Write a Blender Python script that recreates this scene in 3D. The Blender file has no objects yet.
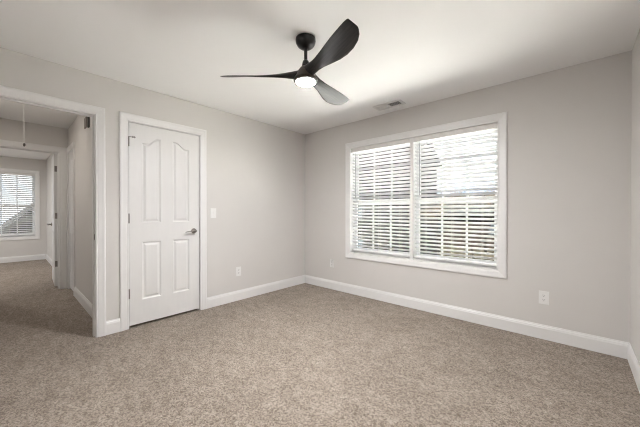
import bpy, bmesh, math, random
from mathutils import Vector, Matrix
S = bpy.context.scene
C = S.collection
R = math.radians

# ---------------------------------------------------------------- camera
cam_d = bpy.data.cameras.new('camera')
cam_d.sensor_width = 36.0
cam_d.lens = 283.2 / 640 * 36
cam_d.clip_start = 0.05
cam_d.clip_end = 500
cam = bpy.data.objects.new('camera', cam_d)
cam.location = (3.3035, -3.306, 1.1685)
cam.rotation_euler = (R(90 - 0.352), 0, R(41.937))
C.objects.link(cam)
S.camera = cam

# ---------------------------------------------------------------- sky, sun, exposure
SKY_STRENGTH = 0.11
SUN_STRENGTH = 7.0
LAMP_STRENGTH = 65.0
S.view_settings.view_transform = 'Standard'
S.view_settings.look = 'None'
S.view_settings.gamma = 1.0
S.view_settings.use_curve_mapping = False
S.cycles.filter_width = 1.1
S.view_settings.exposure = 4.1

world = bpy.data.worlds.new('sky')
S.world = world
world.use_nodes = True
nt = world.node_tree
nt.nodes.clear()
w_out = nt.nodes.new('ShaderNodeOutputWorld')
w_bg = nt.nodes.new('ShaderNodeBackground')
w_bg.inputs['Strength'].default_value = SKY_STRENGTH
w_tc = nt.nodes.new('ShaderNodeTexCoord')
w_map = nt.nodes.new('ShaderNodeMapping')
w_map.inputs['Scale'].default_value = (1.0, 1.0, 2.5)
w_no = nt.nodes.new('ShaderNodeTexNoise')
w_no.inputs['Scale'].default_value = 2.2
w_no.inputs['Detail'].default_value = 6
w_r = nt.nodes.new('ShaderNodeValToRGB')
w_r.color_ramp.elements[0].position = 0.42
w_r.color_ramp.elements[0].color = (0.62, 0.76, 1.0, 1)
w_r.color_ramp.elements[1].position = 0.62
w_r.color_ramp.elements[1].color = (1.0, 0.98, 0.96, 1)
nt.links.new(w_tc.outputs['Generated'], w_map.inputs['Vector'])
nt.links.new(w_map.outputs['Vector'], w_no.inputs['Vector'])
nt.links.new(w_no.outputs['Fac'], w_r.inputs['Fac'])
nt.links.new(w_r.outputs['Color'], w_bg.inputs['Color'])
nt.links.new(w_bg.outputs['Background'], w_out.inputs['Surface'])

sun_d = bpy.data.lights.new('sun', 'SUN')
sun_d.energy = SUN_STRENGTH
sun_d.angle = R(0.6)
sun_d.color = (1.0, 0.985, 0.975)
sun = bpy.data.objects.new('sun', sun_d)
to_sun = Vector((0.25, -0.30, 0.92)).normalized()
sun.rotation_euler = to_sun.to_track_quat('Z', 'Y').to_euler()
sun.location = (4, -8, 14)
C.objects.link(sun)

# ---------------------------------------------------------------- materials
def base(name, col, rough=0.5, metal=0.0, spec=0.5):
    m = bpy.data.materials.new(name)
    m.use_nodes = True
    b = m.node_tree.nodes['Principled BSDF']
    b.inputs['Base Color'].default_value = (*col, 1)
    b.inputs['Roughness'].default_value = rough
    b.inputs['Metallic'].default_value = metal
    b.inputs['Specular IOR Level'].default_value = spec
    return m, m.node_tree, b

def noisy(name, col, rough=0.5, metal=0.0, spec=0.5, var=0.03, scale=40.0, bump=0.0, bscale=None, stretch=None):
    """a plain paint, plastic or metal with a slight procedural mottling and texture"""
    m, t, b = base(name, col, rough, metal, spec)
    tc = t.nodes.new('ShaderNodeTexCoord')
    mp = t.nodes.new('ShaderNodeMapping')
    if stretch: mp.inputs['Scale'].default_value = stretch
    no = t.nodes.new('ShaderNodeTexNoise')
    no.inputs['Scale'].default_value = scale
    no.inputs['Detail'].default_value = 4
    t.links.new(tc.outputs['Object'], mp.inputs['Vector'])
    t.links.new(mp.outputs['Vector'], no.inputs['Vector'])
    rp = t.nodes.new('ShaderNodeValToRGB')
    rp.color_ramp.elements[0].position = 0.3
    rp.color_ramp.elements[1].position = 0.7
    rp.color_ramp.elements[0].color = (*[c * (1 - var) for c in col], 1)
    rp.color_ramp.elements[1].color = (*[min(1, c * (1 + var)) for c in col], 1)
    t.links.new(no.outputs['Fac'], rp.inputs['Fac'])
    t.links.new(rp.outputs['Color'], b.inputs['Base Color'])
    if bump:
        n2 = t.nodes.new('ShaderNodeTexNoise')
        n2.inputs['Scale'].default_value = bscale or scale
        n2.inputs['Detail'].default_value = 3
        t.links.new(mp.outputs['Vector'], n2.inputs['Vector'])
        bp = t.nodes.new('ShaderNodeBump')
        bp.inputs['Strength'].default_value = bump
        bp.inputs['Distance'].default_value = 0.002
        t.links.new(n2.outputs['Fac'], bp.inputs['Height'])
        t.links.new(bp.outputs['Normal'], b.inputs['Normal'])
    return m

M = {}
M['wall'] = noisy('greige_wall_paint', (0.70, 0.677, 0.652), 0.75, spec=0.25, var=0.012, scale=3, bump=0.12, bscale=260)
M['ceiling'] = noisy('white_ceiling_paint', (0.92, 0.915, 0.91), 0.85, spec=0.2, var=0.008, scale=2, bump=0.1, bscale=200)
M['trim'] = noisy('white_trim_paint', (0.84, 0.83, 0.82), 0.35, var=0.01, scale=8)
M['door'] = noisy('white_door_paint', (0.78, 0.77, 0.757), 0.38, var=0.012, scale=30, bump=0.05, bscale=120, stretch=(1, 1, 0.15))
M['vinyl'] = noisy('white_vinyl', (0.86, 0.86, 0.86), 0.35, var=0.01)
M['slat'] = noisy('white_blind_slat', (0.93, 0.925, 0.92), 0.42, var=0.015, scale=30)
M['valance'] = noisy('off_white_valance', (0.80, 0.78, 0.755), 0.45, var=0.015, scale=20)
M['cord'] = noisy('white_cord', (0.80, 0.79, 0.77), 0.8, var=0.05, scale=300)
M['wand'] = noisy('grey_plastic_wand', (0.42, 0.42, 0.42), 0.25, var=0.03)
M['plate'] = noisy('white_plastic_plate', (0.84, 0.83, 0.815), 0.35, var=0.01)
M['slot'] = noisy('dark_slot', (0.05, 0.045, 0.04), 0.6, var=0.1)
M['nickel'] = noisy('satin_nickel', (0.27, 0.25, 0.235), 0.32, 1.0, var=0.06, scale=200, stretch=(1, 8, 1))
M['black'] = noisy('satin_black_metal', (0.006, 0.0055, 0.0055), 0.28, 0.0, 0.35, var=0.1, scale=60)
M['taupe'] = noisy('taupe_plastic', (0.20, 0.17, 0.15), 0.55, var=0.05)
M['vent_white'] = noisy('white_enamel', (0.78, 0.77, 0.76), 0.4, var=0.02)
M['duct'] = noisy('dark_duct', (0.12, 0.118, 0.115), 0.8, var=0.1)

# black stained wood of the fan blades
m, t, b = base('black_stained_wood', (0.02, 0.018, 0.016), 0.42, spec=0.5)
tc = t.nodes.new('ShaderNodeTexCoord'); mp = t.nodes.new('ShaderNodeMapping'); mp.inputs['Scale'].default_value = (3, 60, 60)
no = t.nodes.new('ShaderNodeTexNoise'); no.inputs['Scale'].default_value = 2.0; no.inputs['Detail'].default_value = 6
rp = t.nodes.new('ShaderNodeValToRGB')
rp.color_ramp.elements[0].position = 0.35; rp.color_ramp.elements[0].color = (0.006, 0.0055, 0.0055, 1)
rp.color_ramp.elements[1].position = 0.72; rp.color_ramp.elements[1].color = (0.027, 0.023, 0.021, 1)
t.links.new(tc.outputs['Object'], mp.inputs['Vector']); t.links.new(mp.outputs['Vector'], no.inputs['Vector'])
t.links.new(no.outputs['Fac'], rp.inputs['Fac']); t.links.new(rp.outputs['Color'], b.inputs['Base Color'])
b.inputs['Roughness'].default_value = 0.4; b.inputs['Specular IOR Level'].default_value = 0.4
M['blade'] = m
M['hub'] = noisy('dark_walnut_housing', (0.050, 0.036, 0.028), 0.4, var=0.35, scale=9, stretch=(2, 2, 14))

# carpet: speckled cut pile, every tuft its own tone, with brushed patches
m, t, b = base('beige_cut_pile_carpet', (0.4, 0.33, 0.27), 0.95, spec=0.05)
N, K = t.nodes, t.links
tc = N.new('ShaderNodeTexCoord')
def nz(scale, detail, rough=0.5, stretch=None):
    n = N.new('ShaderNodeTexNoise'); n.inputs['Scale'].default_value = scale; n.inputs['Detail'].default_value = detail; n.inputs['Roughness'].default_value = rough
    if stretch:
        mp = N.new('ShaderNodeMapping'); mp.inputs['Scale'].default_value = stretch; mp.inputs['Rotation'].default_value = (0, 0, 0.7)
        K.new(tc.outputs['Object'], mp.inputs['Vector']); K.new(mp.outputs['Vector'], n.inputs['Vector'])
    else: K.new(tc.outputs['Object'], n.inputs['Vector'])
    return n
def ramp(src, p0, c0, p1, c1):
    r = N.new('ShaderNodeValToRGB'); e = r.color_ramp.elements
    e[0].position = p0; e[0].color = (*c0, 1); e[1].position = p1; e[1].color = (*c1, 1)
    K.new(src, r.inputs['Fac']); return r.outputs['Color']
def mul(a, c):
    x = N.new('ShaderNodeMix'); x.data_type = 'RGBA'; x.blend_type = 'MULTIPLY'; x.inputs['Factor'].default_value = 1.0
    K.new(a, x.inputs[6]); K.new(c, x.inputs[7]); return x.outputs[2]
wobble = nz(60, 2)
vadd = N.new('ShaderNodeVectorMath'); vadd.operation = 'MULTIPLY_ADD'; vadd.inputs[1].default_value = (0.02, 0.02, 0.02)
K.new(wobble.outputs['Color'], vadd.inputs[0]); K.new(tc.outputs['Object'], vadd.inputs[2])
vo = N.new('ShaderNodeTexVoronoi'); vo.inputs['Scale'].default_value = 150
K.new(vadd.outputs['Vector'], vo.inputs['Vector'])
sep = N.new('ShaderNodeSeparateColor'); K.new(vo.outputs['Color'], sep.inputs['Color'])
tuft = ramp(sep.outputs['Red'], 0.0, (0.190, 0.154, 0.125), 0.85, (0.452, 0.388, 0.331))
mid = ramp(nz(34, 5, 0.7).outputs['Fac'], 0.34, (0.80, 0.79, 0.78), 0.64, (1.06, 1.06, 1.06))
patch = ramp(nz(6.5, 4, 0.6, (1, 1.8, 1)).outputs['Fac'], 0.34, (0.86, 0.85, 0.84), 0.62, (1.05, 1.05, 1.05))
big = ramp(nz(1.8, 3, 0.5).outputs['Fac'], 0.36, (0.92, 0.915, 0.91), 0.64, (1.03, 1.03, 1.03))
K.new(mul(mul(mul(tuft, mid), patch), big), b.inputs['Base Color'])
bp = N.new('ShaderNodeBump'); bp.inputs['Strength'].default_value = 0.55; bp.inputs['Distance'].default_value = 0.006
K.new(sep.outputs['Green'], bp.inputs['Height']); K.new(bp.outputs['Normal'], b.inputs['Normal'])
b.inputs['Sheen Weight'].default_value = 0.1
M['carpet'] = m

# window glass: thin clear pane
m = bpy.data.materials.new('clear_window_glass'); m.use_nodes = True; t = m.node_tree; t.nodes.clear()
o_ = t.nodes.new('ShaderNodeOutputMaterial'); tr = t.nodes.new('ShaderNodeBsdfTransparent'); tr.inputs['Color'].default_value = (0.94, 0.96, 0.95, 1)
gl = t.nodes.new('ShaderNodeBsdfGlossy'); gl.inputs['Roughness'].default_value = 0.02
lw = t.nodes.new('ShaderNodeFresnel'); lw.inputs['IOR'].default_value = 1.12
ms = t.nodes.new('ShaderNodeMixShader')
t.links.new(lw.outputs['Fac'], ms.inputs['Fac']); t.links.new(tr.outputs['BSDF'], ms.inputs[1]); t.links.new(gl.outputs['BSDF'], ms.inputs[2]); t.links.new(ms.outputs['Shader'], o_.inputs['Surface'])
M['glass'] = m
# lit lamp lens
m, t, b = base('lit_opal_lens', (0.9, 0.88, 0.84), 0.4)
b.inputs['Emission Color'].default_value = (0.985, 0.985, 0.995, 1)
b.inputs['Emission Strength'].default_value = LAMP_STRENGTH
M['lens'] = m
m, t, b = base('added_hall_fill_lens', (0.9, 0.88, 0.84), 0.4)  # glow of the added hallway fill lamp
b.inputs['Emission Color'].default_value = (1.0, 0.93, 0.85, 1)
b.inputs['Emission Strength'].default_value = 6.5
M['hall_fill_lens'] = m
m, t, b = base('added_bedroom_fill_lens', (0.9, 0.88, 0.84), 0.4)  # glow of the added far bedroom fill lamp
b.inputs['Emission Color'].default_value = (1.0, 0.96, 0.92, 1)
b.inputs['Emission Strength'].default_value = 12.0
M['bedroom_fill_lens'] = m
# outdoors
def bricks(name, c1, c2, mortar, scale, w, h, ms_):
    m, t, b = base(name, c1, 0.95, spec=0.02)
    tc = t.nodes.new('ShaderNodeTexCoord'); mp = t.nodes.new('ShaderNodeMapping'); mp.inputs['Rotation'].default_value = (R(90), 0, 0)
    br = t.nodes.new('ShaderNodeTexBrick'); br.inputs['Scale'].default_value = scale
    br.inputs['Color1'].default_value = (*c1, 1); br.inputs['Color2'].default_value = (*c2, 1); br.inputs['Mortar'].default_value = (*mortar, 1)
    br.inputs['Brick Width'].default_value = w; br.inputs['Row Height'].default_value = h; br.inputs['Mortar Size'].default_value = ms_
    t.links.new(tc.outputs['Object'], mp.inputs['Vector']); t.links.new(mp.outputs['Vector'], br.inputs['Vector']); t.links.new(br.outputs['Color'], b.inputs['Base Color'])
    return m
M['brick'] = bricks('brown_brick', (0.010, 0.008, 0.0075), (0.007, 0.0065, 0.006), (0.018, 0.017, 0.016), 1.0, 0.22, 0.075, 0.008)
M['roof'] = bricks('asphalt_shingles', (0.010, 0.0098, 0.0096), (0.007, 0.0069, 0.0068), (0.004, 0.004, 0.004), 1.0, 0.3, 0.14, 0.006)
M['siding'] = noisy('tan_lap_siding', (0.016, 0.012, 0.0095), 0.9, spec=0.05, var=0.06, scale=3)
M['pale_siding'] = noisy('pale_lap_siding', (0.06, 0.053, 0.048), 0.7, var=0.05, scale=3)
M['lawn'] = noisy('dormant_lawn', (0.010, 0.0083, 0.0058), 0.95, spec=0.02, var=0.35, scale=1.5, bump=0.5, bscale=60)
M['bounce_concrete'] = noisy('pale_bounce_concrete', (0.60, 0.58, 0.55), 0.85, spec=0.2, var=0.06, scale=2)  # surface of the added slab that bounces sun indoors
M['bark'] = noisy('grey_brown_bark', (0.007, 0.0056, 0.0046), 0.95, spec=0.03, var=0.3, scale=14, bump=0.5, bscale=30, stretch=(1, 1, 0.2))
M['leaf'] = noisy('tan_dry_leaves', (0.030, 0.020, 0.011), 0.9, spec=0.03, var=0.4, scale=5)
M['grey_trim'] = noisy('grey_house_trim', (0.02, 0.0195, 0.0185), 0.8, spec=0.05, var=0.05)
M['dark_glass'] = noisy('dark_window_glass', (0.03, 0.035, 0.04), 0.08, var=0.1)

# ---------------------------------------------------------------- helpers
def box(bm, x0, x1, y0, y1, z0, z1, bev=0.0):
    r = bmesh.ops.create_cube(bm, size=1.0)
    for v in r['verts']:
        v.co = Vector((x0 + (v.co.x + .5) * (x1 - x0), y0 + (v.co.y + .5) * (y1 - y0), z0 + (v.co.z + .5) * (z1 - z0)))
    if bev:
        es = list({e for v in r['verts'] for e in v.link_edges})
        bmesh.ops.bevel(bm, geom=es, offset=bev, segments=2, affect='EDGES', profile=0.5)

def lathe(bm, prof, c=(0, 0, 0), axis='z', n=40, cap=True):
    """prof: (radius, height) pairs turned round an axis through c"""
    rings = []
    for r_, h in prof:
        ring = []
        for k in range(n):
            a = 2 * math.pi * k / n
            u, v = r_ * math.cos(a), r_ * math.sin(a)
            p = {'z': (u, v, h), 'x': (h, u, v), 'y': (u, h, v)}[axis]
            ring.append(bm.verts.new((c[0] + p[0], c[1] + p[1], c[2] + p[2])))
        rings.append(ring)
    for a, b_ in zip(rings, rings[1:]):
        for k in range(n):
            bm.faces.new((a[k], a[(k + 1) % n], b_[(k + 1) % n], b_[k]))
    if cap:
        bm.faces.new(rings[0]); bm.faces.new(rings[-1])

def tube(bm, pts, rads, n=8):
    """a tapering tube along pts"""
    pts = [Vector(p) for p in pts]
    rings = []
    for i, p in enumerate(pts):
        d = (pts[min(i + 1, len(pts) - 1)] - pts[max(i - 1, 0)]).normalized()
        a = d.orthogonal().normalized() if abs(d.z) > 0.95 else d.cross(Vector((0, 0, 1))).normalized()
        b_ = d.cross(a)
        r_ = rads[i] if isinstance(rads, (list, tuple)) else rads
        rings.append([bm.verts.new(p + a * (r_ * math.cos(2 * math.pi * k / n)) + b_ * (r_ * math.sin(2 * math.pi * k / n))) for k in range(n)])
    for a, b_ in zip(rings, rings[1:]):
        for k in range(n):
            bm.faces.new((a[k], a[(k + 1) % n], b_[(k + 1) % n], b_[k]))
    bm.faces.new(rings[0]); bm.faces.new(rings[-1])

def obj(name, bm, mat, parent=None, origin=None, smooth=False):
    bmesh.ops.recalc_face_normals(bm, faces=bm.faces[:])
    if origin is not None:
        bmesh.ops.translate(bm, verts=bm.verts[:], vec=-Vector(origin))
    me = bpy.data.meshes.new(name)
    bm.to_mesh(me); bm.free()
    o = bpy.data.objects.new(name, me)
    me.materials.append(M[mat])
    if smooth:
        me.polygons.foreach_set('use_smooth', [True] * len(me.polygons))
        try: me.set_sharp_from_angle(angle=R(38))
        except Exception: pass
    C.objects.link(o)
    if parent is not None: o.parent = parent
    elif origin is not None: o.location = origin
    return o

def struct(name, bm, mat, parent=None, origin=None):
    o = obj(name, bm, mat, parent, origin)
    if parent is None: o['kind'] = 'structure'
    return o

def thing(name, label, cat, loc=(0, 0, 0), rotz=0, group=None, kind=None):
    o = bpy.data.objects.new(name, None)
    o.empty_display_size = 0.1
    o.location = loc; o.rotation_euler = (0, 0, rotz)
    C.objects.link(o)
    if label: o['label'] = label
    if cat: o['category'] = cat
    if group: o['group'] = group
    if kind: o['kind'] = kind
    return o

def dup(root, loc, label):
    r_ = root.copy(); C.objects.link(r_); r_.location = loc; r_['label'] = label
    for ch in list(root.children):
        c = ch.copy(); C.objects.link(c); c.parent = r_
        for g in list(ch.children):
            d = g.copy(); C.objects.link(d); d.parent = c
    return r_

def NB(): return bmesh.new()

# ---------------------------------------------------------------- sizes (metres); corner of left and window wall at the origin
H = 2.44
XR = 3.635            # right wall
YN = -3.66            # wall behind the camera
WT = 0.12             # inner wall thickness
HW = -2.655           # hallway right wall
HX = -2.478           # hallway end wall
HL = -3.78            # hallway left wall
FX = -6.40            # end wall of the far bedroom
FR = -2.62            # right wall of the far bedroom
FLW = -5.9            # left wall of the far bedroom
DO = (-3.508, -2.747, 2.065)        # doorway to the hall: y0, y1, head
CD = (-2.481, -1.762, 2.068)        # closet door opening
WI = (0.921, 2.729, 0.586, 2.070)   # window opening x0 x1 z0 z1
FD = (-3.522, -2.760, 2.055)        # doorway into the far bedroom
SW = (-6.15, -3.05, 0.585, 2.085)  # side window added to let sun into the far bedroom: x0 x1 z0 z1
FW = (-3.66, -2.812, 0.585, 2.085)  # far bedroom window: y0 y1 z0 z1
LD = (-2.395, -1.925, 2.06)         # narrow closet door in the hall: x0 x1 head

def wall_cells(bm, u0, u1, holes, place, t0, t1):
    """wall along u with rectangular holes (u0,u1,v0,v1); place(u0,u1,t0,t1,v0,v1) adds one block"""
    cuts = sorted({u0, u1, *[h[0] for h in holes], *[h[1] for h in holes]})
    for a, b_ in zip(cuts, cuts[1:]):
        hs = sorted([h for h in holes if h[0] <= a + 1e-6 and h[1] >= b_ - 1e-6], key=lambda h: h[2])
        z = 0.0
        for h in hs:
            if h[2] > z: place(a, b_, t0, t1, z, h[2])
            z = h[3]
        place(a, b_, t0, t1, z, H)

# ---------------------------------------------------------------- floor, ceiling, walls
bm = NB(); box(bm, FX - 0.15, XR + WT, FLW - 0.15, 0.0, -0.2, 0.0)
struct('floor', bm, 'carpet')
bm = NB(); box(bm, FX - 0.15, XR + WT, FLW - 0.15, 0.15, H, H + 0.2)
struct('ceiling', bm, 'ceiling')

bm = NB()
pl = lambda a, b_, t0, t1, z0, z1: box(bm, t0, t1, a, b_, z0, z1)
wall_cells(bm, FLW, 0.0, [(DO[0] - 0.018, DO[1] + 0.018, 0, DO[2] + 0.018), (CD[0] - 0.018, CD[1] + 0.018, 0, CD[2] + 0.018)], pl, -WT, 0.0)
struct('wall_left', bm, 'wall')
bm = NB()
pl = lambda a, b_, t0, t1, z0, z1: box(bm, a, b_, t0, t1, z0, z1)
wall_cells(bm, -WT, XR + WT, [(WI[0] - 0.015, WI[1] + 0.015, WI[2] - 0.015, WI[3] + 0.015)], pl, 0.0, 0.15)
box(bm, -WT, XR + WT, 0.0, 0.15, -0.2, 0.0)
struct('wall_far', bm, 'wall')
bm = NB(); box(bm, XR, XR + WT, YN - WT, 0.0, 0, H); struct('wall_right', bm, 'wall')
bm = NB(); box(bm, 0.0, XR, YN - WT, YN, 0, H); struct('wall_near', bm, 'wall')
# hallway right wall, with the narrow closet in it; it also closes the bedroom closet
bm = NB()
pl = lambda a, b_, t0, t1, z0, z1: box(bm, a, b_, t0, t1, z0, z1)
wall_cells(bm, HX, -WT, [(LD[0] - 0.018, LD[1] + 0.018, 0, LD[2] + 0.018)], pl, HW, HW + 0.10)
struct('wall_hall_right', bm, 'wall')
bm = NB(); box(bm, HX, -WT, HL - WT, HL, 0, H); struct('wall_hall_left', bm, 'wall')
bm = NB()
pl = lambda a, b_, t0, t1, z0, z1: box(bm, t0, t1, a, b_, z0, z1)
wall_cells(bm, FLW, FR + WT, [(FD[0] - 0.018, FD[1] + 0.018, 0, FD[2] + 0.018)], pl, HX - WT, HX)
struct('wall_hall_end', bm, 'wall')
# shells of the two closets
bm = NB(); box(bm, -0.80, -0.74, HW + 0.10, -1.55, 0, H); box(bm, -0.74, -WT, -1.61, -1.55, 0, H)
struct('wall_closet', bm, 'wall')
bm = NB(); box(bm, HX, -1.70, -2.10, -2.04, 0, H); box(bm, -1.76, -1.70, HW + 0.10, -2.10, 0, H)
struct('wall_hall_closet', bm, 'wall')
# far bedroom
bm = NB(); box(bm, FX - 0.15, HX - WT, FR, FR + WT, 0, H); struct('wall_bedroom_right', bm, 'wall')
bm = NB()
pl = lambda a, b_, t0, t1, z0, z1: box(bm, a, b_, t0, t1, z0, z1)
wall_cells(bm, FX - 0.15, -WT, [(SW[0] - 0.015, SW[1] + 0.015, SW[2] - 0.015, SW[3] + 0.015)], pl, FLW - 0.15, FLW)
struct('wall_bedroom_left', bm, 'wall')
bm = NB()
pl = lambda a, b_, t0, t1, z0, z1: box(bm, t0, t1, a, b_, z0, z1)
wall_cells(bm, FLW, FR, [(FW[0] - 0.015, FW[1] + 0.015, FW[2] - 0.015, FW[3] + 0.015)], pl, FX - 0.15, FX)
struct('wall_bedroom_end', bm, 'wall')

# ---------------------------------------------------------------- trim
BASE = [(0, 0), (0.015, 0), (0.015, 0.098), (0.012, 0.106), (0.011, 0.114), (0.006, 0.122), (0.005, 0.130), (0, 0.130)]
def baseboard(name, runs):
    """runs: (place, u0, u1) with place(u, h, v) -> point"""
    bm = NB()
    for place, u0, u1 in runs:
        a = [bm.verts.new(place(u0, h, v)) for h, v in BASE]
        b_ = [bm.verts.new(place(u1, h, v)) for h, v in BASE]
        n = len(BASE)
        for k in range(n):
            bm.faces.new((a[k], a[(k + 1) % n], b_[(k + 1) % n], b_[k]))
        bm.faces.new(a); bm.faces.new(b_)
    return struct(name, bm, 'trim')
P_left = lambda u, h, v: (h, u, v)
P_far = lambda u, h, v: (u, -h, v)
P_right = lambda u, h, v: (XR - h, u, v)
P_near = lambda u, h, v: (u, YN + h, v)
P_hallside = lambda u, h, v: (-WT - h, u, v)
P_hallright = lambda u, h, v: (u, HW - h, v)
P_hallleft = lambda u, h, v: (u, HL + h, v)
P_hallend = lambda u, h, v: (HX + h, u, v)
P_bedend = lambda u, h, v: (FX + h, u, v)
P_bedright = lambda u, h, v: (u, FR - h, v)
P_bedside = lambda u, h, v: (HX - WT - h, u, v)
CW = 0.072
RV = 0.005
o_do = DO[1] + RV + CW; o_cd0 = CD[0] - RV - CW; o_cd1 = CD[1] + RV + CW
baseboard('baseboard_left', [(P_left, o_do, o_cd0), (P_left, o_cd1, 0.0)])
baseboard('baseboard_far', [(P_far, 0.0, XR)])
baseboard('baseboard_right', [(P_right, YN, 0.0)])
baseboard('baseboard_near', [(P_near, 0.0, XR)])
baseboard('baseboard_hall', [(P_hallright, LD[1] + RV + CW, -WT - 0.016), (P_hallleft, HX, -WT)])
baseboard('baseboard_bedroom', [(P_bedend, FLW, FR), (P_bedright, FX, HX - WT)])

# casing profile: distance out from the inner edge, height off the wall
CAS = [(0.0, 0.0), (0.0, 0.009), (0.006, 0.011), (0.012, 0.0095), (0.020, 0.0125), (0.046, 0.0165), (0.056, 0.019), (0.066, 0.019), (1.0, 0.015), (1.0, 0.0)]
def casing(bm, place, u0, u1, v1, v0=None, w=CW):
    """mitred casing round an opening; v0=None leaves it open at the floor"""
    prof = [(min(d * (w / CW) if d < 1 else w, w), h) for d, h in CAS]
    loops = []
    for d, h in prof:
        if v0 is None:
            pts = [(u0 - d, 0.0), (u0 - d, v1 + d), (u1 + d, v1 + d), (u1 + d, 0.0)]
        else:
            pts = [(u0 - d, v0 - d), (u0 - d, v1 + d), (u1 + d, v1 + d), (u1 + d, v0 - d)]
        loops.append([bm.verts.new(place(u, h, v)) for u, v in pts])
    n = len(prof)
    segs = [(0, 1), (1, 2), (2, 3)] + ([(3, 0)] if v0 is not None else [])
    for k in range(n):
        a, b_ = loops[k], loops[(k + 1) % n]
        for i, j in segs:
            bm.faces.new((a[i], a[j], b_[j], b_[i]))
    if v0 is None:
        bm.faces.new([l[0] for l in loops]); bm.faces.new([l[3] for l in loops])

def jamb(bm, place, u0, u1, v1, t0, t1, stop=None, th=0.018):
    """door lining: place(u, h, v), h from t0 to t1 across the wall, optional stop strip centred at h=stop"""
    def blk(ua, ub, ha, hb, va, vb):
        a, b_ = Vector(place(ua, ha, va)), Vector(place(ub, hb, vb))
        lo = [min(a[i], b_[i]) for i in range(3)]; hi = [max(a[i], b_[i]) for i in range(3)]
        box(bm, lo[0], hi[0], lo[1], hi[1], lo[2], hi[2])
    blk(u0 - th, u0, t0, t1, 0, v1 + th); blk(u1, u1 + th, t0, t1, 0, v1 + th); blk(u0, u1, t0, t1, v1, v1 + th)
    if stop is not None:
        s0, s1 = stop
        blk(u0, u0 + 0.011, s0, s1, 0, v1); blk(u1 - 0.011, u1, s0, s1, 0, v1); blk(u0 + 0.011, u1 - 0.011, s0, s1, v1 - 0.011, v1)

# doorway to the hallway
bm = NB(); casing(bm, P_left, DO[0] - RV, DO[1] + RV, DO[2] + RV); struct('trim_1', bm, 'trim')
bm = NB(); casing(bm, P_hallside, DO[0] - RV, DO[1] + RV, DO[2] + RV); struct('trim_2', bm, 'trim')
bm = NB(); jamb(bm, P_left, DO[0], DO[1], DO[2], -WT, 0.0, stop=(-0.074, -0.040)); struct('trim_3', bm, 'trim')
# bedroom closet door
bm = NB(); casing(bm, P_left, CD[0] - RV, CD[1] + RV, CD[2] + RV); struct('trim_4', bm, 'trim')
bm = NB(); jamb(bm, P_left, CD[0], CD[1], CD[2], -WT, 0.0, stop=(-0.075, -0.0365)); struct('trim_5', bm, 'trim')
# far bedroom doorway
bm = NB(); casing(bm, P_hallend, FD[0] - RV, FD[1] + RV, FD[2] + RV, w=0.085); struct('trim_6', bm, 'trim')
bm = NB(); casing(bm, P_bedside, FD[0] - RV, FD[1] + RV, FD[2] + RV); struct('trim_7', bm, 'trim')
bm = NB(); jamb(bm, P_hallend, FD[0], FD[1], FD[2], -WT, 0.0, stop=(-0.080, -0.040)); struct('trim_8', bm, 'trim')
# narrow closet in the hallway
bm = NB(); casing(bm, P_hallright, LD[0] - RV, LD[1] + RV, LD[2] + RV); struct('trim_9', bm, 'trim')
bm = NB(); jamb(bm, P_hallright, LD[0], LD[1], LD[2], -0.10, 0.0, stop=(-0.075, -0.0375)); struct('trim_10', bm, 'trim')

# ---------------------------------------------------------------- doors
def door_slab(w, h, th, panels, narrow=False):
    """moulded panel door: local x along the width, face at y=0 and y=-th, z up"""
    bm = NB()
    def face_side(y, sgn):
        outer = [(0, 0), (w, 0), (w, h), (0, h)]
        edges = []
        ov = [bm.verts.new((x, y, z)) for x, z in outer]
        edges += [bm.edges.new((ov[i], ov[(i + 1) % 4])) for i in range(4)]
        for pts in panels:
            cx = sum(p[0] for p in pts) / len(pts); cz = (min(p[1] for p in pts) + max(p[1] for p in pts)) / 2
            wx = max(p[0] for p in pts) - min(p[0] for p in pts); wz = max(p[1] for p in pts) - min(p[1] for p in pts)
            prev = None
            for ins, dep in ((0, 0), (0.004, 0.003), (0.012, 0.0085), (0.020, 0.0085), (0.036, 0.002), (0.040, 0.0015)):
                sx, sz = (wx - 2 * ins) / wx, (wz - 2 * ins) / wz
                ring = [bm.verts.new((cx + (px_ - cx) * sx, y - sgn * dep, cz + (pz - cz) * sz)) for px_, pz in pts]
                if prev is None:
                    edges += [bm.edges.new((ring[i], ring[(i + 1) % len(ring)])) for i in range(len(ring))]
                else:
                    for i in range(len(ring)):
                        bm.faces.new((prev[i], prev[(i + 1) % len(ring)], ring[(i + 1) % len(ring)], ring[i]))
                prev = ring
            bm.faces.new(prev)
        bmesh.ops.triangle_fill(bm, use_beauty=True, use_dissolve=False, edges=edges)
        return ov
    a = face_side(0.0, 1)
    b_ = face_side(-th, -1)
    for i in range(4):
        bm.faces.new((a[i], a[(i + 1) % 4], b_[(i + 1) % 4], b_[i]))
    return bm

def arch_panel(x0, x1, z0, zlo, zhi, rising):
    """upper panel whose top sweeps up towards the middle of the door"""
    pts = [(x0, z0), (x1, z0)]
    n = 14
    top = []
    for k in range(n + 1):
        s = k / n
        q = min(1, max(0, (s - 0.16) / 0.68)); q = q * q * (3 - 2 * q)
        z = zlo + (zhi - zlo) * (q if rising else 1 - q)
        top.append((x0 + (x1 - x0) * s, z))
    return pts + top[::-1]
def rect_panel(x0, x1, z0, z1): return [(x0, z0), (x1, z0), (x1, z1), (x0, z1)]
def four_panels(w):
    k = w / 0.709
    L = (0.114 * k, 0.294 * k); Q = (w - 0.294 * k, w - 0.114 * k)
    return [arch_panel(*L, 1.030, 1.850, 1.915, True), arch_panel(*Q, 1.030, 1.850, 1.915, False),
            rect_panel(*L, 0.240, 0.832), rect_panel(*Q, 0.240, 0.832)]

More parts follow.
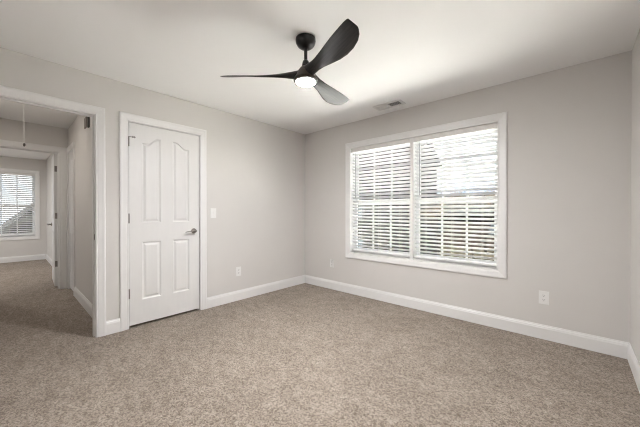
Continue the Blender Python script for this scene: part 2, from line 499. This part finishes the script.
def hinge_bm(z, pinstop=False):
    """knuckle barrel on the hinge edge, local frame of the door (hinge edge at x=0, face y=0)"""
    bm = NB()
    lathe(bm, [(0.0055, z - 0.045), (0.0065, z - 0.044), (0.0065, z + 0.044), (0.0055, z + 0.045)], (-0.0015, 0.006, 0), 'z', 14)
    lathe(bm, [(0.004, z + 0.045), (0.0065, z + 0.047), (0.0065, z + 0.051), (0.003, z + 0.054)], (-0.0015, 0.006, 0), 'z', 14)
    box(bm, -0.0022, -0.0006, -0.030, 0.006, z - 0.044, z + 0.044)
    if pinstop:
        tube(bm, [(-0.0015, 0.006, z + 0.050), (0.012, 0.016, z + 0.050), (0.045, 0.022, z + 0.050)], 0.0035, 10)
        lathe(bm, [(0.006, 0.001), (0.009, 0.003), (0.009, 0.010), (0.006, 0.013)], (0.046, 0.010, z + 0.050), 'y', 14)
        lathe(bm, [(0.009, 0.0), (0.009, 0.006)], (0.030, 0.016, z + 0.050), 'y', 14)
    return bm

def lever_bm(x, z, side=1, th=0.035):
    """round rose with a lever pointing back to the hinge edge"""
    bm = NB()
    y0 = 0.0 if side > 0 else -th
    s = side
    lathe(bm, [(0.030, y0), (0.0305, y0 + s * 0.004), (0.027, y0 + s * 0.010), (0.014, y0 + s * 0.013), (0.011, y0 + s * 0.020), (0.011, y0 + s * 0.046), (0.013, y0 + s * 0.050), (0.0125, y0 + s * 0.060), (0.009, y0 + s * 0.063)], (x, 0, z), 'y', 28)
    pts = [(x, y0 + s * 0.055, z), (x - 0.03, y0 + s * 0.056, z + 0.002), (x - 0.07, y0 + s * 0.054, z - 0.001), (x - 0.10, y0 + s * 0.050, z - 0.006), (x - 0.114, y0 + s * 0.046, z - 0.009)]
    tube(bm, pts, [0.010, 0.0075, 0.0066, 0.0062, 0.004], 14)
    return bm

def make_door(name, w, loc, rotz, hinges, zlever, pinstop=False, sides=(1,), label=None):
    d = thing(name, label, None, loc, rotz, kind='structure')
    h = 2.036
    def flip(bm):                                   # front face towards local -y
        bmesh.ops.scale(bm, vec=(1, -1, 1), verts=bm.verts[:]); return bm
    obj('door_slab', flip(door_slab(w, h, 0.035, four_panels(w))), 'door', d)
    for i, z in enumerate(hinges):
        obj('hinge', flip(hinge_bm(z, pinstop and i == 0)), 'nickel', d, smooth=True)
    for sd in sides:
        obj('lever_handle', flip(lever_bm(w - 0.062, zlever, sd)), 'nickel', d, smooth=True)
    if sides:
        bm = NB(); box(bm, w - 0.0005, w + 0.0012, -0.030, -0.006, zlever - 0.028, zlever + 0.028)
        obj('latch_plate', flip(bm), 'nickel', d)
    return d

# closed closet door; local x runs along +y of the room, its face looks to +x
DZ = 0.026
make_door('door_1', 0.707, (-0.001, CD[0] + 0.003, DZ), R(90), (1.840, 1.072, 0.318), 0.920, pinstop=True)

make_door('door_2', 0.757, (HX - WT - 0.004, FD[1] - 0.006, DZ), R(180 - 2.5), (1.800, 1.080, 0.345), 0.930, sides=(1, -1))
make_door('door_3', 0.464, (LD[0] + 0.003, HW + 0.001, DZ), 0.0, (), 0.9, sides=())
# strike plate on the doorway lining
bm = NB(); box(bm, -0.036, -0.010, DO[1] - 0.0014, DO[1] + 0.001, 0.905, 0.962); box(bm, -0.036, -0.034, DO[1] - 0.004, DO[1], 0.915, 0.952)
sp = obj('strike_plate', bm, 'nickel', None, (-0.023, DO[1], 0.934))
sp['label'] = 'small metal strike plate on the right side lining of the open doorway'; sp['category'] = 'strike plate'

# ---------------------------------------------------------------- windows (local x along the wall, y outwards, z up)
def window(name, loc, rotz, u0, u1, z0, z1, units):
    w = thing(name, None, None, loc, rotz, kind='structure')
    bm = NB(); th = 0.015
    box(bm, u0 - th, u0, 0.0, 0.15, z0 - th, z1 + th); box(bm, u1, u1 + th, 0.0, 0.15, z0 - th, z1 + th)
    box(bm, u0, u1, 0.0, 0.15, z1, z1 + th); box(bm, u0, u1, 0.0, 0.15, z0 - th, z0)
    box(bm, u0, u1, 0.088, 0.15, z0, z0 + 0.022)                         # sloping sill block under the sashes
    obj('window_frame', bm, 'trim', w)
    for (a, b_) in zip(units, units[1:]):
        bm = NB(); box(bm, a[1], b_[0], 0.008, 0.15, z0, z1, 0.002)
        obj('mullion', bm, 'trim', w)
    for (a, b_) in units:
        zm = 1.312
        for kind, y0, y1, s0, s1 in (('lower', 0.096, 0.119, z0 + 0.022, zm + 0.020), ('upper', 0.122, 0.145, zm - 0.020, z1)):
            bm = NB(); st = 0.045
            box(bm, a, a + st, y0, y1, s0, s1, 0.002); box(bm, b_ - st, b_, y0, y1, s0, s1, 0.002)
            box(bm, a + st, b_ - st, y0, y1, s0, s0 + 0.045, 0.002); box(bm, a + st, b_ - st, y0, y1, s1 - 0.042, s1, 0.002)
            sash = obj('sash', bm, 'vinyl', w)
            ym = (y0 + y1) / 2
            bm = NB(); box(bm, a + st, b_ - st, ym - 0.002, ym + 0.002, s0 + 0.045, s1 - 0.042)
            obj('pane', bm, 'glass', sash)
            bm = NB()
            for k in (1, 2):
                x = a + st + (b_ - a - 2 * st) * k / 3
                box(bm, x - 0.010, x + 0.010, ym - 0.007, ym + 0.007, s0 + 0.045, s1 - 0.042)
            zc = (s0 + 0.045 + s1 - 0.042) / 2
            if kind == 'upper': box(bm, a + st, b_ - st, ym - 0.0065, ym + 0.0065, zc - 0.010, zc + 0.010)
            obj('muntin_grille', bm, 'vinyl', sash)
    return w
UL = (WI[0], 1.805); UR = (1.845, WI[1])
window('window_1', (0, 0, 0), 0, *WI, [UL, UR])
bm = NB(); casing(bm, P_far, WI[0], WI[1], WI[3], WI[2], w=0.080); struct('trim_11', bm, 'trim')
window('window_2', (FX, 0, 0), R(90), *FW, [(FW[0], FW[1])])
bm = NB(); casing(bm, P_bedend, FW[0], FW[1], FW[3], FW[2], w=0.080); struct('trim_12', bm, 'trim')
window('added_side_window', (0, FLW, 0), R(180), -SW[1], -SW[0], SW[2], SW[3], [(-SW[1], -SW[1] + 1.0), (-SW[1] + 1.05, -SW[0] - 1.05), (-SW[0] - 1.0, -SW[0])])  # unseen window, added so sun brightens the far bedroom

# ---------------------------------------------------------------- blinds
TILT = R(29)
PITCH = 0.0448
def blind(label, loc, rotz, a, b_, z0, z1, wand=True):
    root = thing('window_blind', label, 'blind', loc, rotz)
    # local frame: origin at the middle of the head of the opening
    ox, oz = (a + b_) / 2, z1
    w = b_ - a - 0.006
    hw = w / 2
    bm = NB()
    box(bm, -hw, hw, 0.004, 0.016, -0.060, -0.004, 0.003)
    box(bm, -hw, hw, 0.0025, 0.006, -0.016, -0.008, 0.001); box(bm, -hw, hw, 0.0025, 0.006, -0.056, -0.048, 0.001)
    obj('valance', bm, 'valance', root)
    bm = NB(); box(bm, -hw + 0.004, hw - 0.004, 0.020, 0.072, -0.050, -0.002)
    obj('headrail', bm, 'slat', root)
    ztop = -0.082
    zbot = z0 - z1 + 0.048
    n = int((ztop - zbot - 0.02) / PITCH) + 1
    bm = NB()
    yc = 0.046
    sw = 0.050
    cs, sn = math.cos(TILT), math.sin(TILT)
    for i in range(n):
        zc = ztop - i * PITCH
        rows = []
        for k in range(5):
            s = (k / 4 - 0.5)
            crown = 0.0022 * (1 - (2 * s) ** 2)
            for thk in (0.0014, -0.0014):
                # s=-0.5 is the room edge (raised), s=+0.5 the outer edge
                y = yc + s * sw * cs + (crown + thk) * sn
                z = zc - s * sw * sn + (crown + thk) * cs
                rows.append((y, z))
        L = [bm.verts.new((-hw + 0.004, y, z)) for y, z in rows]; Rr = [bm.verts.new((hw - 0.004, y, z)) for y, z in rows]
        for k in range(4):
            t0, b0, t1, b1 = 2 * k, 2 * k + 1, 2 * k + 2, 2 * k + 3
            bm.faces.new((L[t0], L[t1], Rr[t1], Rr[t0])); bm.faces.new((L[b0], Rr[b0], Rr[b1], L[b1]))
            bm.faces.new((L[t0], L[b0], L[b1], L[t1])); bm.faces.new((Rr[t0], Rr[t1], Rr[b1], Rr[b0]))
        bm.faces.new((L[0], Rr[0], Rr[1], L[1])); bm.faces.new((L[8], L[9], Rr[9], Rr[8]))
    obj('slats', bm, 'slat', root)
    bm = NB(); box(bm, -hw + 0.004, hw - 0.004, yc - 0.025, yc + 0.025, zbot - 0.018, zbot, 0.003)
    obj('bottom_rail', bm, 'slat', root)
    for x in (-hw + 0.14, 0.0, hw - 0.14):
        bm = NB()
        for y in (yc - sw / 2 * cs - 0.002, yc + sw / 2 * cs + 0.002):
            tube(bm, [(x, y, -0.05), (x, y, zbot)], 0.0011, 6)
        obj('ladder_cord', bm, 'cord', root)
    if wand:
        bm = NB(); x = -hw + 0.075
        tube(bm, [(x, 0.020, -0.050), (x, 0.013, -0.075), (x, 0.012, -0.09)], 0.002, 8)
        tube(bm, [(x, 0.012, -0.085), (x, 0.012, -0.66), (x, 0.012, -0.70)], [0.0042, 0.0042, 0.0055], 6)
        obj('tilt_wand', bm, 'wand', root)
    return root
def place_blind(label, wloc, rz, a, b_, z0, z1):
    c = (a + b_) / 2
    p = Vector((c * math.cos(rz), c * math.sin(rz), z1)) + Vector(wloc)
    return blind(label, p, rz, a, b_, z0, z1)
place_blind('white slatted blind on the left half of the double window beside the room corner', (0, 0, 0), 0, *UL, WI[2], WI[3])
place_blind('white slatted blind on the right half of the double window, with sky behind its top', (0, 0, 0), 0, *UR, WI[2], WI[3])
place_blind('white slatted blind on the small far window seen through the hallway doorways', (FX, 0, 0), R(90), FW[0], FW[1], FW[2], FW[3])

# ---------------------------------------------------------------- ceiling fan
FC = (1.831, -1.824, H)
fan = thing('ceiling_fan', 'black three-bladed ceiling fan with a lit round lamp hanging from the white ceiling', 'fan', FC)
bm = NB()
lathe(bm, [(0.060, 0.0), (0.073, -0.004), (0.074, -0.020), (0.071, -0.036), (0.060, -0.055), (0.042, -0.069), (0.026, -0.076), (0.018, -0.078)], n=48)
obj('canopy', bm, 'black', fan, smooth=True)
bm = NB(); lathe(bm, [(0.0125, -0.070), (0.0125, -0.205)], n=24)
obj('downrod', bm, 'black', fan, smooth=True)
bm = NB(); lathe(bm, [(0.014, -0.160), (0.022, -0.168), (0.026, -0.185), (0.030, -0.205), (0.034, -0.218)], n=32)
obj('coupling_cover', bm, 'black', fan, smooth=True)
bm = NB(); lathe(bm, [(0.030, -0.208), (0.042, -0.220), (0.056, -0.240), (0.066, -0.262), (0.076, -0.282), (0.086, -0.296), (0.090, -0.306), (0.088, -0.315), (0.081, -0.319), (0.071, -0.320)], n=48)
obj('motor_housing', bm, 'hub', fan, smooth=True)
bm = NB(); lathe(bm, [(0.0705, -0.310), (0.0705, -0.320), (0.066, -0.324), (0.050, -0.328), (0.028, -0.330), (0.004, -0.331)], n=48)
obj('lamp_lens', bm, 'lens', fan, smooth=True)
SEC = [  # radius, trailing half chord, leading half chord, thickness, pitch, height
    (0.020, 0.050, 0.042, 0.074, -58, -0.264), (0.060, 0.048, 0.043, 0.068, -55, -0.264), (0.105, 0.040, 0.042, 0.052, -50, -0.264),
    (0.155, 0.034, 0.042, 0.037, -44, -0.264), (0.215, 0.034, 0.050, 0.025, -37, -0.265), (0.285, 0.038, 0.068, 0.018, -31, -0.266),
    (0.360, 0.044, 0.086, 0.014, -27, -0.267), (0.430, 0.049, 0.095, 0.012, -24, -0.267), (0.500, 0.052, 0.092, 0.011, -22, -0.267),
    (0.560, 0.053, 0.078, 0.010, -21, -0.267), (0.602, 0.052, 0.057, 0.009, -21, -0.266), (0.624, 0.049, 0.036, 0.008, -21, -0.265), (0.632, 0.045, 0.022, 0.005, -21, -0.264)]
bm = NB(); rings = []
for r_, ta, lb, th, pd, z in SEC:
    ring = []
    p = R(pd); NN = 20
    mid, half = (lb - ta) / 2, (lb + ta) / 2
    for k in range(NN):
        a = 2 * math.pi * k / NN
        u = mid + half * math.cos(a); v = th / 2 * math.sin(a) * (0.75 + 0.25 * math.cos(a))
        # chord along +y (turning direction), pitched about the radial x axis
        ring.append(bm.verts.new((r_, u * math.cos(p) - v * math.sin(p), z + u * math.sin(p) + v * math.cos(p))))
    rings.append(ring)
for a, b_ in zip(rings, rings[1:]):
    for k in range(20):
        bm.faces.new((a[k], a[(k + 1) % 20], b_[(k + 1) % 20], b_[k]))
bm.faces.new(rings[0]); bm.faces.new(rings[-1])
bl = obj('blade', bm, 'blade', fan, smooth=True)
bl.rotation_euler = (0, 0, R(219.3))
for ang in (339.3, 99.3):
    c = bl.copy(); C.objects.link(c); c.parent = fan; c.rotation_euler = (0, 0, R(ang))

# ---------------------------------------------------------------- ceiling vent
vt = thing('ceiling_vent', 'white louvred air vent in the ceiling above the window', 'vent', (1.655, -0.245, H))
bm = NB()
for x0, x1, y0, y1 in ((-0.175, 0.175, -0.080, -0.055), (-0.175, 0.175, 0.055, 0.080), (-0.175, -0.150, -0.055, 0.055), (0.150, 0.175, -0.055, 0.055), (-0.006, 0.006, -0.055, 0.055)):
    box(bm, x0, x1, y0, y1, -0.010, 0.0)
obj('frame', bm, 'vent_white', vt)
bm = NB()
for side in (-1, 1):
    for k in range(7):
        xc = side * (0.020 + 0.020 * k)
        r_ = bmesh.ops.create_cube(bm, size=1.0)
        mat_ = Matrix.Translation((xc, 0, -0.004)) @ Matrix.Rotation(R(48) * side, 4, 'Y') @ Matrix.Diagonal((0.017, 0.110, 0.0012, 1))
        bmesh.ops.transform(bm, matrix=mat_, verts=r_['verts'])
obj('louvres', bm, 'vent_white', vt)
bm = NB(); box(bm, -0.150, 0.150, -0.055, 0.055, -0.0015, -0.0005)
obj('duct_opening', bm, 'duct', vt)

# ---------------------------------------------------------------- outlets and switch (local x along the wall, -y out of the wall)
def plate_bm():
    bm = NB(); box(bm, -0.037, 0.037, -0.0055, 0.0, -0.060, 0.060, 0.0022); return bm
def outlet(label, loc, rotz):
    t_ = thing('wall_outlet', label, 'outlet', loc, rotz, 'wall outlets')
    obj('cover_plate', plate_bm(), 'plate', t_)
    for dz in (-0.0195, 0.0195):
        bm = NB(); lathe(bm, [(0.0165, -0.005), (0.0165, -0.0075), (0.0155, -0.008)], (0, 0, dz), 'y', 28)
        s_ = obj('socket', bm, 'plate', t_)
        bm = NB()
        box(bm, -0.0078, -0.0054, -0.0084, -0.0078, dz - 0.001, dz + 0.009); box(bm, 0.0054, 0.0078, -0.0084, -0.0078, dz + 0.000, dz + 0.008)
        lathe(bm, [(0.0028, -0.0078), (0.0028, -0.0084)], (0, 0, dz - 0.008), 'y', 12)
        obj('slot', bm, 'slot', s_)
    bm = NB(); lathe(bm, [(0.0030, -0.0050), (0.0030, -0.0066), (0.0022, -0.0070)], axis='y', n=14)
    obj('screw', bm, 'plate', t_)
    return t_
outlet('white outlet low on the left wall, to the right of the closet door', (0.0, -1.244, 0.380), R(90))
outlet('white outlet low on the window wall, left of the window near the room corner', (0.578, 0.0, 0.388), 0)
outlet('white outlet on the window wall right of the window, above the baseboard', (3.098, 0.0, 0.380), 0)
t_ = thing('light_switch', 'white toggle light switch on the wall just right of the closet door', 'light switch', (0.0, -1.594, 1.151), R(90))
obj('cover_plate', plate_bm(), 'plate', t_)
bm = NB(); box(bm, -0.006, 0.006, -0.0068, -0.005, -0.013, 0.013); box(bm, -0.0042, 0.0042, -0.015, -0.0062, 0.000, 0.009, 0.0015)
obj('toggle', bm, 'plate', t_)
for dz in (-0.030, 0.030):
    bm = NB(); lathe(bm, [(0.0030, -0.0050), (0.0030, -0.0066), (0.0022, -0.0070)], (0, 0, dz), 'y', 14); obj('screw', bm, 'plate', t_)

# ---------------------------------------------------------------- hallway things
t_ = thing('pull_cord', 'thin pull cord with a small dark knob hanging from the hallway ceiling', 'cord', (-1.50, -3.150, H))
bm = NB(); tube(bm, [(0, 0, 0), (0.001, 0, -0.25), (0, 0, -0.475)], 0.0019, 8); obj('cord', bm, 'cord', t_)
bm = NB(); lathe(bm, [(0.004, -0.465), (0.008, -0.472), (0.011, -0.484), (0.009, -0.500), (0.004, -0.506)], n=20); obj('knob', bm, 'slot', t_, smooth=True)
t_ = thing('wall_box', 'small taupe box mounted high on the hallway wall just inside the open doorway', 'box', (-0.94, HW, 2.225))
bm = NB(); box(bm, -0.120, 0.020, -0.014, 0.0, -0.065, 0.055, 0.003); obj('housing', bm, 'taupe', t_)
bm = NB(); box(bm, 0.090, 0.140, -0.014, 0.0, -0.095, 0.045, 0.003); obj('side_bar', bm, 'slot', t_)

def fill_light(label, loc, r_, lens):
    t_ = thing('fill_ceiling_light', label, 'light', loc)
    bm = NB(); lathe(bm, [(r_ + 0.015, 0.0), (r_ + 0.015, -0.018), (r_ + 0.008, -0.024), (r_, -0.024)], n=40); obj('trim_ring', bm, 'vent_white', t_, smooth=True)
    bm = NB(); lathe(bm, [(r_, -0.018), (r_ * 0.97, -0.026), (r_ * 0.6, -0.029), (0.003, -0.030)], n=40); obj('lens', bm, lens, t_, smooth=True)
fill_light('added round white fill light on the hallway ceiling, left of the pull cord', (-1.30, -3.52, H), 0.080, 'hall_fill_lens')  # added lamp out of view, lifts the dark hallway
fill_light('added large round white fill light on the far bedroom ceiling', (-4.50, -4.25, H), 0.150, 'bedroom_fill_lens')  # unseen lamp put in to brighten the far bedroom

# ---------------------------------------------------------------- outdoors, one storey below
GZ = -3.0
bm = NB(); box(bm, -70, 60, -50, 90, GZ - 0.3, GZ); struct('ground', bm, 'lawn')
bm = NB(); box(bm, -28, 14, 4.6, 11.9, GZ - 0.1, GZ + 0.03); struct('bounce_driveway', bm, 'bounce_concrete')  # unseen pale slab added to bounce sunlight up onto the ceiling

def house(label, loc, rotz, w, d, h, rise, wall, wins):
    """gabled house; local x along the eaves front (front at y=0), wins: (x, z, w, h)"""
    t_ = thing('neighboring_house', label, 'house', loc, rotz)
    bm = NB(); box(bm, -w / 2, w / 2, 0, d, 0, h)
    a = [bm.verts.new(p) for p in ((-w / 2, 0, h), (-w / 2, d, h), (-w / 2, d / 2, h + rise))]; bm.faces.new(a)
    a = [bm.verts.new(p) for p in ((w / 2, 0, h), (w / 2, d, h), (w / 2, d / 2, h + rise))]; bm.faces.new(a)
    obj('wall', bm, wall, t_)
    bm = NB(); ov = 0.35; k = rise / (d / 2); th = 0.12
    prof = [(-ov, h - ov * k), (d / 2, h + rise), (d + ov, h - ov * k), (d + ov, h - ov * k + th), (d / 2, h + rise + th), (-ov, h - ov * k + th)]
    L = [bm.verts.new((-w / 2 - ov, y, z)) for y, z in prof]; Q = [bm.verts.new((w / 2 + ov, y, z)) for y, z in prof]
    for i in range(6): bm.faces.new((L[i], L[(i + 1) % 6], Q[(i + 1) % 6], Q[i]))
    bm.faces.new(L); bm.faces.new(Q)
    obj('roof', bm, 'roof', t_)
    for x, z, ww, hh in wins:
        bm = NB()
        for b in ((x - ww / 2 - 0.09, x + ww / 2 + 0.09, z + hh / 2, z + hh / 2 + 0.1), (x - ww / 2 - 0.09, x + ww / 2 + 0.09, z - hh / 2 - 0.1, z - hh / 2), (x - ww / 2 - 0.09, x - ww / 2, z - hh / 2, z + hh / 2), (x + ww / 2, x + ww / 2 + 0.09, z - hh / 2, z + hh / 2), (x - ww / 2, x + ww / 2, z - 0.03, z + 0.03)):
            box(bm, b[0], b[1], -0.05, 0.0, b[2], b[3])
        f = obj('window', bm, 'grey_trim', t_)
        bm = NB(); box(bm, x - ww / 2, x + ww / 2, -0.02, -0.005, z - hh / 2, z + hh / 2); obj('pane', bm, 'dark_glass', f)
    return t_
house('dark brick house close outside the left half of the double window', (-12.45, 12.0, GZ), 0, 15.0, 8.0, 7.9, 2.6, 'brick', [(5.2, 4.6, 1.0, 1.7), (2.0, 4.6, 1.0, 1.7), (5.2, 1.6, 1.0, 1.7), (2.0, 1.6, 1.0, 1.7)])
house('long tan house with a dark roof beyond the bare trees outside', (-4.5, 34.0, GZ), R(4), 27.0, 8.0, 4.0, 2.4, 'siding', [(-9.0, 2.4, 1.0, 1.6), (-5.0, 2.4, 1.0, 1.6), (1.0, 2.4, 1.0, 1.6), (5.5, 2.4, 1.0, 1.6), (9.5, 2.4, 1.0, 1.6)])
house('pale house with a steep gabled end outside the far bedroom window', (-16.5, -4.17, GZ), 0, 8.0, 8.0, 2.6, 4.0, 'pale_siding', [(1.0, 1.4, 0.9, 1.3)])

def tree(label, loc, height, seed, leafy):
    rnd = random.Random(seed)
    t_ = thing('tree', label, 'tree', loc, group='bare trees outside the window')
    bt, bl_ = NB(), NB()
    def grow(p, d, length, rad, depth):
        pts = [p]; rr = [rad]
        for k in range(3):
            d = (d + Vector((rnd.uniform(-1, 1), rnd.uniform(-1, 1), rnd.uniform(-0.3, 0.7))) * 0.16).normalized()
            p = p + d * (length / 3); pts.append(p); rr.append(rad * (1 - 0.13 * (k + 1)))
        tube(bt, pts, rr, 6 if depth < 2 else 4)
        if depth >= 4:
            if rnd.random() < leafy:
                for _ in range(26):
                    q = p + Vector((rnd.gauss(0, .24), rnd.gauss(0, .24), rnd.gauss(0, .24)))
                    u = Vector((rnd.gauss(0, 1), rnd.gauss(0, 1), rnd.gauss(0, 1))).normalized() * 0.050; v = u.orthogonal().normalized() * 0.035
                    bl_.faces.new([bl_.verts.new(q + x) for x in (-u, v, u, -v)])
            return
        for k in range(rnd.choice((2, 3, 3))):
            ax = Vector((rnd.gauss(0, 1), rnd.gauss(0, 1), rnd.gauss(0.25, 0.4))).normalized()
            grow(p, (d * 0.75 + ax * 0.62).normalized(), length * rnd.uniform(0.62, 0.80), rr[-1] * 0.68, depth + 1)
    grow(Vector((0, 0, -0.1)), Vector((0, 0, 1)), height * 0.36, height * 0.018, 0)
    obj('branches', bt, 'bark', t_)
    if len(bl_.faces): obj('foliage', bl_, 'leaf', t_)
    else: bl_.free()
TREES = [((-0.7, 14.0, GZ), 6.0, 3, 0.9, 'bare tan-leaved tree nearest the double window, seen through its right blind'),
         ((4.6, 18.0, GZ), 6.0, 8, 0.8, 'second bare tree, right of the nearest one, seen through the right blind'),
         ((0.4, 22.5, GZ), 6.5, 12, 0.6, 'taller bare tree behind the two nearest trees'),
         ((6.6, 25.5, GZ), 6.6, 33, 0.8, 'bare tan-leaved tree behind the second one, towards the right window edge'),
         ((-3.2, 28.5, GZ), 7.4, 41, 0.8, 'far bare tree in front of the long tan house'),
         ((-6.5, 25.0, GZ), 7.2, 21, 0.5, 'bare tree beside the corner of the dark brick house')]
for loc, h, sd, lf, lab in TREES: tree(lab, loc, h, sd, lf)
